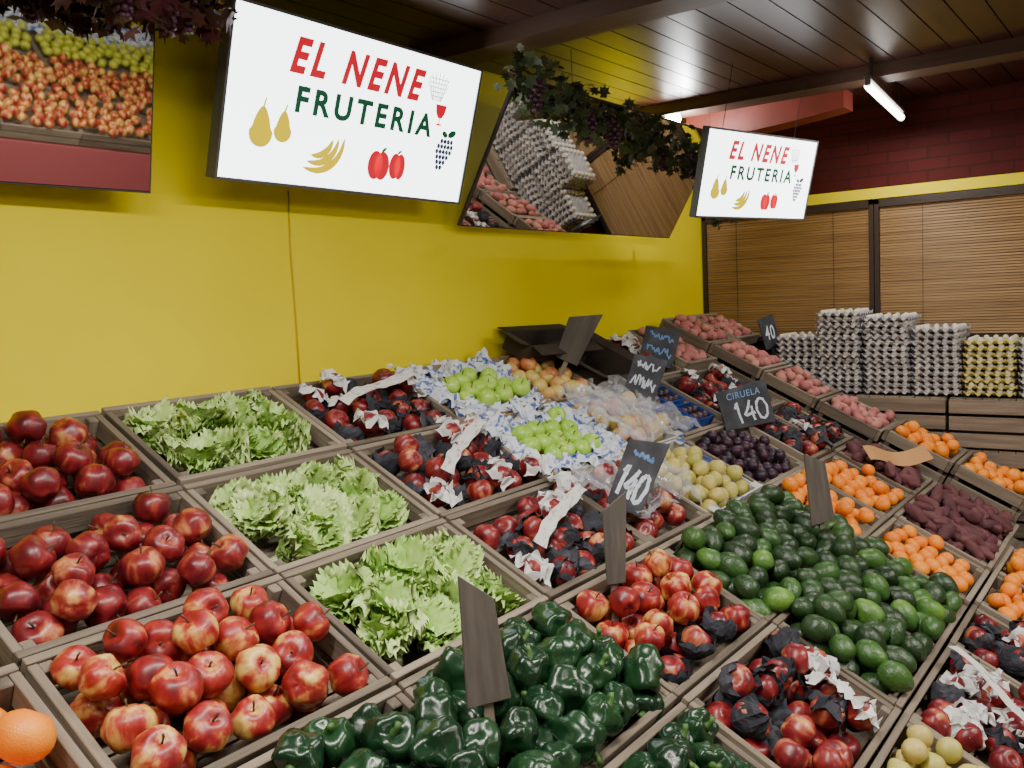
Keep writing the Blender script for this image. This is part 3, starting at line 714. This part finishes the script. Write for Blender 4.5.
garland([U(2.50,-.66,1.88),U(3.2,-.70,1.74),U(4.1,-.70,1.69),U(4.9,-.70,1.63),U(5.45,-.70,1.46),U(5.58,-.70,1.22)],640,.13,m_leafg,m_grp,7,'dark green artificial vine garland draped over the mirror',.042)
garland([U(-1.6,-.55,1.95),U(-.9,-.6,1.86),U(-.3,-.6,1.88),U(.15,-.55,1.87),U(.38,-.45,1.98)],560,.12,m_leafp,m_grp,6,'plum and green artificial vine garland above the mirror',.055)
# ------------------------------------------------------------ egg trays
def traymesh(mat):
    nx,ny=24,20; V=[];F=[]; w,d=.20,.235
    for a in range(nx+1):
        for b_ in range(ny+1):
            x=(a/nx-.5)*w; y=(b_/ny-.5)*d
            V.append((x,y,.011*math.cos(a/nx*2*PI*5)*math.cos(b_/ny*2*PI*6)+.011))
    n0=len(V)
    for v in V[:n0]: V.append((v[0],v[1],v[2]+.004))
    def ix(a,b_,o=0): return o+a*(ny+1)+b_
    for a in range(nx):
        for b_ in range(ny):
            F.append((ix(a,b_),ix(a,b_+1),ix(a+1,b_+1),ix(a+1,b_))); F.append((ix(a,b_,n0),ix(a+1,b_,n0),ix(a+1,b_+1,n0),ix(a,b_+1,n0)))
    for a in range(nx):
        F.append((ix(a,0),ix(a+1,0),ix(a+1,0,n0),ix(a,0,n0))); F.append((ix(a,ny),ix(a,ny,n0),ix(a+1,ny,n0),ix(a+1,ny)))
    for b_ in range(ny):
        F.append((ix(0,b_),ix(0,b_,n0),ix(0,b_+1,n0),ix(0,b_+1))); F.append((ix(nx,b_),ix(nx,b_+1),ix(nx,b_+1,n0),ix(nx,b_,n0)))
    return mesh('egg_tray',V,F,mat,True)
tm=traymesh(m_tray); tmy=traymesh(m_trayy)
bm=bmesh.new()
for a in range(5):
    for c in range(6):
        if a in(0,4) or c in(0,5):
            bmesh.ops.create_uvsphere(bm,u_segments=10,v_segments=6,radius=.0125,matrix=T((a-2)*.038,(c-2.5)*.038,.021)@Matrix.Diagonal((1,1,1.15,1)))
egm=bpy.data.meshes.new('eggs'); bm.to_mesh(egm); bm.free(); egm.materials.append(m_egg); egm.polygons.foreach_set('use_smooth',[True]*len(egm.polygons))
def estack(x,y,z0,h,yel=False,rot=0):
    n=max(2,int(h/.0275))
    for q in range(n):
        o=obj('egg_tray',tmy if yel else tm,T(x+ru(-.004,.004),y+ru(-.004,.004),z0+q*.0275)@RZ(rot+ru(-.05,.05)),label='yellow pulp egg tray in a tall stack' if yel else 'grey pulp egg tray full of eggs in a tall stack',cat='egg tray',group='stacked egg trays')
        obj('eggs',egm,parent=o,kind='stuff')
EX=6.56*A; EZ=Z0-.60*A
for (y,top,yl) in ((-1.14,-.008,0),(-1.53,.196,0),(-1.96,.119,0),(-2.38,.04,0),(-2.80,-.095,1),(-3.22,-.05,0),(-3.66,.0,0),(-4.08,-.1,0),(-4.50,-.05,1),(-4.92,.0,0)):
    estack(EX,y*A,EZ+.002,(top+.60)*A,yl,PI/2)
def plaincrate(cx,cy,zb,w,d,h):
    M=T(cx,cy,zb); t=.012
    e=obj('wooden_crate',None,M,label='rough wooden crate stacked under the egg trays',cat='crate',group='wooden crates under the eggs')
    for s in (1,-1):
        obj('side_panel',boxes('side_panel',[((s*(w/2-t/2),0,h*(.17+.33*q)),(t,d,h*.27)) for q in range(3)],woody,.001),parent=e)
        obj('end_panel',boxes('end_panel',[((0,s*(d/2-t/2),h*(.17+.33*q)),(w-2*t-.002,t,h*.27)) for q in range(3)],woodx,.001),parent=e)
    obj('top_slats',boxes('top_slats',[((0,(q-2.5)*d/6,h-.006),(w-2*t-.004,d/6-.004,.01)) for q in range(6)],woodx),parent=e)
for k in range(5):
    for zz in range(3):
        plaincrate(6.56*A,(-1.28-.80*k)*A,EZ-.225-.225*zz,.28,.385,.222)
slab_z=EZ-.225*3
obj('pallet',boxes('pallet',[((6.56*A,-2.85*A,slab_z/2-.002),(.28,2.0,slab_z-.006))],darkwood),label='dark wooden base under stacked crates',cat='pallet')
# ------------------------------------------------------------ opposite stall seen in the mirror
m_pink=plain('pinkish_red_board',(.30,.065,.075),.7)
SX0,SX1=-.2,3.3; YS=-5.0
so=math.atan2(.63,1.6)
V=[]
for x in (SX0,SX1): V+=[(x,YS,0),(x,YS-1.6,0),(x,YS-1.6,1.25),(x,YS,.62)]
obj('produce_stall',mesh('produce_stall',V,[(3,2,1,0),(4,5,6,7),(1,5,4,0),(2,6,5,1),(3,7,6,2),(0,4,7,3)],m_pink),label='pinkish red sloped produce stall opposite the mirrors',cat='display stand')
low_r=rev('red_apple',f_apple(.040),m_apple,12,8,.04,3); low_g=rev('green_apple',f_apple(.040),ramp('lime_apple_skin',[(.45,.50,.05),(.65,.65,.10)],ns=10,rough=.4),12,8,.04,3)
def heap(name,low,Ms,label):
    bm=bmesh.new()
    for M in Ms:
        q=low.copy(); q.transform(M); bm.from_mesh(q); bpy.data.meshes.remove(q)
    me=bpy.data.meshes.new(name); bm.to_mesh(me); bm.free(); me.materials.append(low.materials[0]); me.polygons.foreach_set('use_smooth',[True]*len(me.polygons))
    obj(name,me,label=label,cat='apples',kind='stuff')
hr=[];hg=[]
def oppcrate(cx,s0,acc):
    M=T(cx,YS-s0*math.cos(so),.62+s0*math.sin(so))@RZ(PI)@RX(so)@T(0,0,.13)
    hx,hy=.277,.235; t=.013
    e=obj('wooden_crate',None,M,label='wooden apple crate on the opposite stall',cat='crate',group='wooden crates on the opposite stall')
    for s in (1,-1):
        obj('side_panel',boxes('side_panel',[((0,s*(hy-t/2),-.03),(2*hx,t,.05)),((0,s*(hy-t/2),-.09),(2*hx,t,.05))],woodx),parent=e)
        obj('end_panel',boxes('end_panel',[((s*(hx-t/2),0,-.03),(t,2*hy-2*t-.002,.05)),((s*(hx-t/2),0,-.09),(t,2*hy-2*t-.002,.05))],woody),parent=e)
    obj('floor_slats',boxes('floor_slats',[((0,0,-.06),(2*hx-2*t-.004,2*hy-2*t-.004,.008))],woodx),parent=e)
    for (x,y,h) in pack(hx+.022,hy+.022,-.015,.039,.062,.004,tries=40,k=.93):
        acc.append(M@T(x,y,h)@RZ(ru(0,6))@RX(ru(0,2)))
    if acc is hg:
        for q in range(4): obj('printed_paper',bcr[q],M@T((q-1.5)*.14,.19,.09)@RX(.9)@Matrix.Scale(1.8,4),label='crumpled white paper with blue print behind yellow apples',cat='wrapping paper',group='blue printed wrapping papers')
for c in range(6):
    cx=.1+.56*c
    oppcrate(cx,.25,hr); oppcrate(cx,.73,hr); oppcrate(cx,1.21,hg)
heap('red_apples',low_r,hr,'mass of red apples heaped on the opposite stall'); heap('yellow_apples',low_g,hg,'mass of yellow green apples on the opposite stall')
# ------------------------------------------------------------ lamps
m_tube=plain('fluorescent_glow',(1,1,1),.4,emit=12,ecol=(1,.97,.92))
m_fix=plain('white_fixture',(.12,.11,.10),.5)
def tubelamp(p0,p1,power,label):
    c=(p0+p1)/2; d=(p1-p0); L_=d.length; M=frame3(c,d,(0,1,0) if abs(d.x)>.01 else (1,0,0))
    o=obj('fluorescent_lamp',boxes('fluorescent_lamp',[((0,0,.030),(L_,.025,.015)),((L_/2-.01,0,.015),(.02,.020,.03)),((-L_/2+.01,0,.015),(.02,.020,.03))],m_fix,.002),M,label=label,cat='lamp',group='fluorescent ceiling lamps')
    if M.col[2][2]<0: o.matrix_basis=M@RX(PI)
    obj('tube',tube('tube',[(-L_/2+.02,0,0),(L_/2-.02,0,0)],[.015]*2,m_tube,12),parent=o)
    zc=ZC-c.z-.04
    for x in (-L_*.4,L_*.4): obj('mount',boxes('mount',[((x,0,.04+zc/2),(.010,.010,max(zc,.01)))],m_rod),parent=o)
    li=bpy.data.lights.new('tube_light','AREA'); li.shape='RECTANGLE'; li.size=L_; li.size_y=.08; li.energy=power; li.color=(1,.94,.84)
    lo=bpy.data.objects.new('tube_light',li); COL.objects.link(lo); lo.location=c+Vector((0,0,-.03)); lo.rotation_euler=(0,0,math.atan2(d.y,d.x))
tubelamp(U(4.97,-2.19,1.9),U(6.64,-2.04,1.9),9,'added fluorescent tube out of view, brightening the shop')
for (x,y,p) in ((-1.0,-1.35,28),(.15,-1.45,28),(1.5,-2.65,32),(2.4,-3.4,15),(-1.2,-4.2,20),(1.5,-4.3,34)):  # tubes added out of view to brighten the display and the opposite stall
    tubelamp(Vector((x-.5,y,ZC-.10)),Vector((x+.5,y,ZC-.10)),p,'added fluorescent tube out of view, brightening the shop')
bp_=U(5.45,-.35,2.0)
b_o=obj('bulb_lamp',tube('bulb_lamp',[bp_+Vector((0,0,.065)),bp_+Vector((0,0,.045)),bp_+Vector((0,0,.025))],[.02,.02,.016],m_fix,12),label='small bright bulb lamp fixed under the ceiling',cat='lamp')
bb=rev('bulb',lambda t,p:(.036*math.sin(t),.040*math.cos(t)),plain('bulb_glow',(1,1,1),.4,emit=50,ecol=(1,.97,.95)),14,10); obj('bulb',bb,T(bp_),parent=b_o)
pl=bpy.data.lights.new('bulb_light','POINT'); pl.energy=9; pl.shadow_soft_size=.03; po=bpy.data.objects.new('bulb_light',pl); COL.objects.link(po); po.location=bp_+Vector((0,-.06,-.05))
w=bpy.data.worlds.new('w'); bpy.context.scene.world=w; w.use_nodes=True; w.node_tree.nodes['Background'].inputs[0].default_value=(.5,.5,.55,1); w.node_tree.nodes['Background'].inputs[1].default_value=.08
# ------------------------------------------------------------ camera
yaw,pitch,roll=.6443,-.0929,-.0469
f=Vector((math.cos(yaw)*math.cos(pitch),math.sin(yaw)*math.cos(pitch),math.sin(pitch)))
r=Vector((math.sin(yaw),-math.cos(yaw),0)); u=r.cross(f)
r2=r*math.cos(roll)+u*math.sin(roll); u2=-r*math.sin(roll)+u*math.cos(roll)
cam=bpy.data.cameras.new('camera'); cam.lens=897/1024*36; cam.sensor_width=36; cam.clip_start=.02
co=bpy.data.objects.new('camera',cam); COL.objects.link(co)
Mc=Matrix.Identity(4); c0=U(-2.2094,-4.12,.4174)
for q in range(3): Mc[q][0]=r2[q]; Mc[q][1]=u2[q]; Mc[q][2]=-f[q]; Mc[q][3]=c0[q]
co.matrix_world=Mc; bpy.context.scene.camera=co
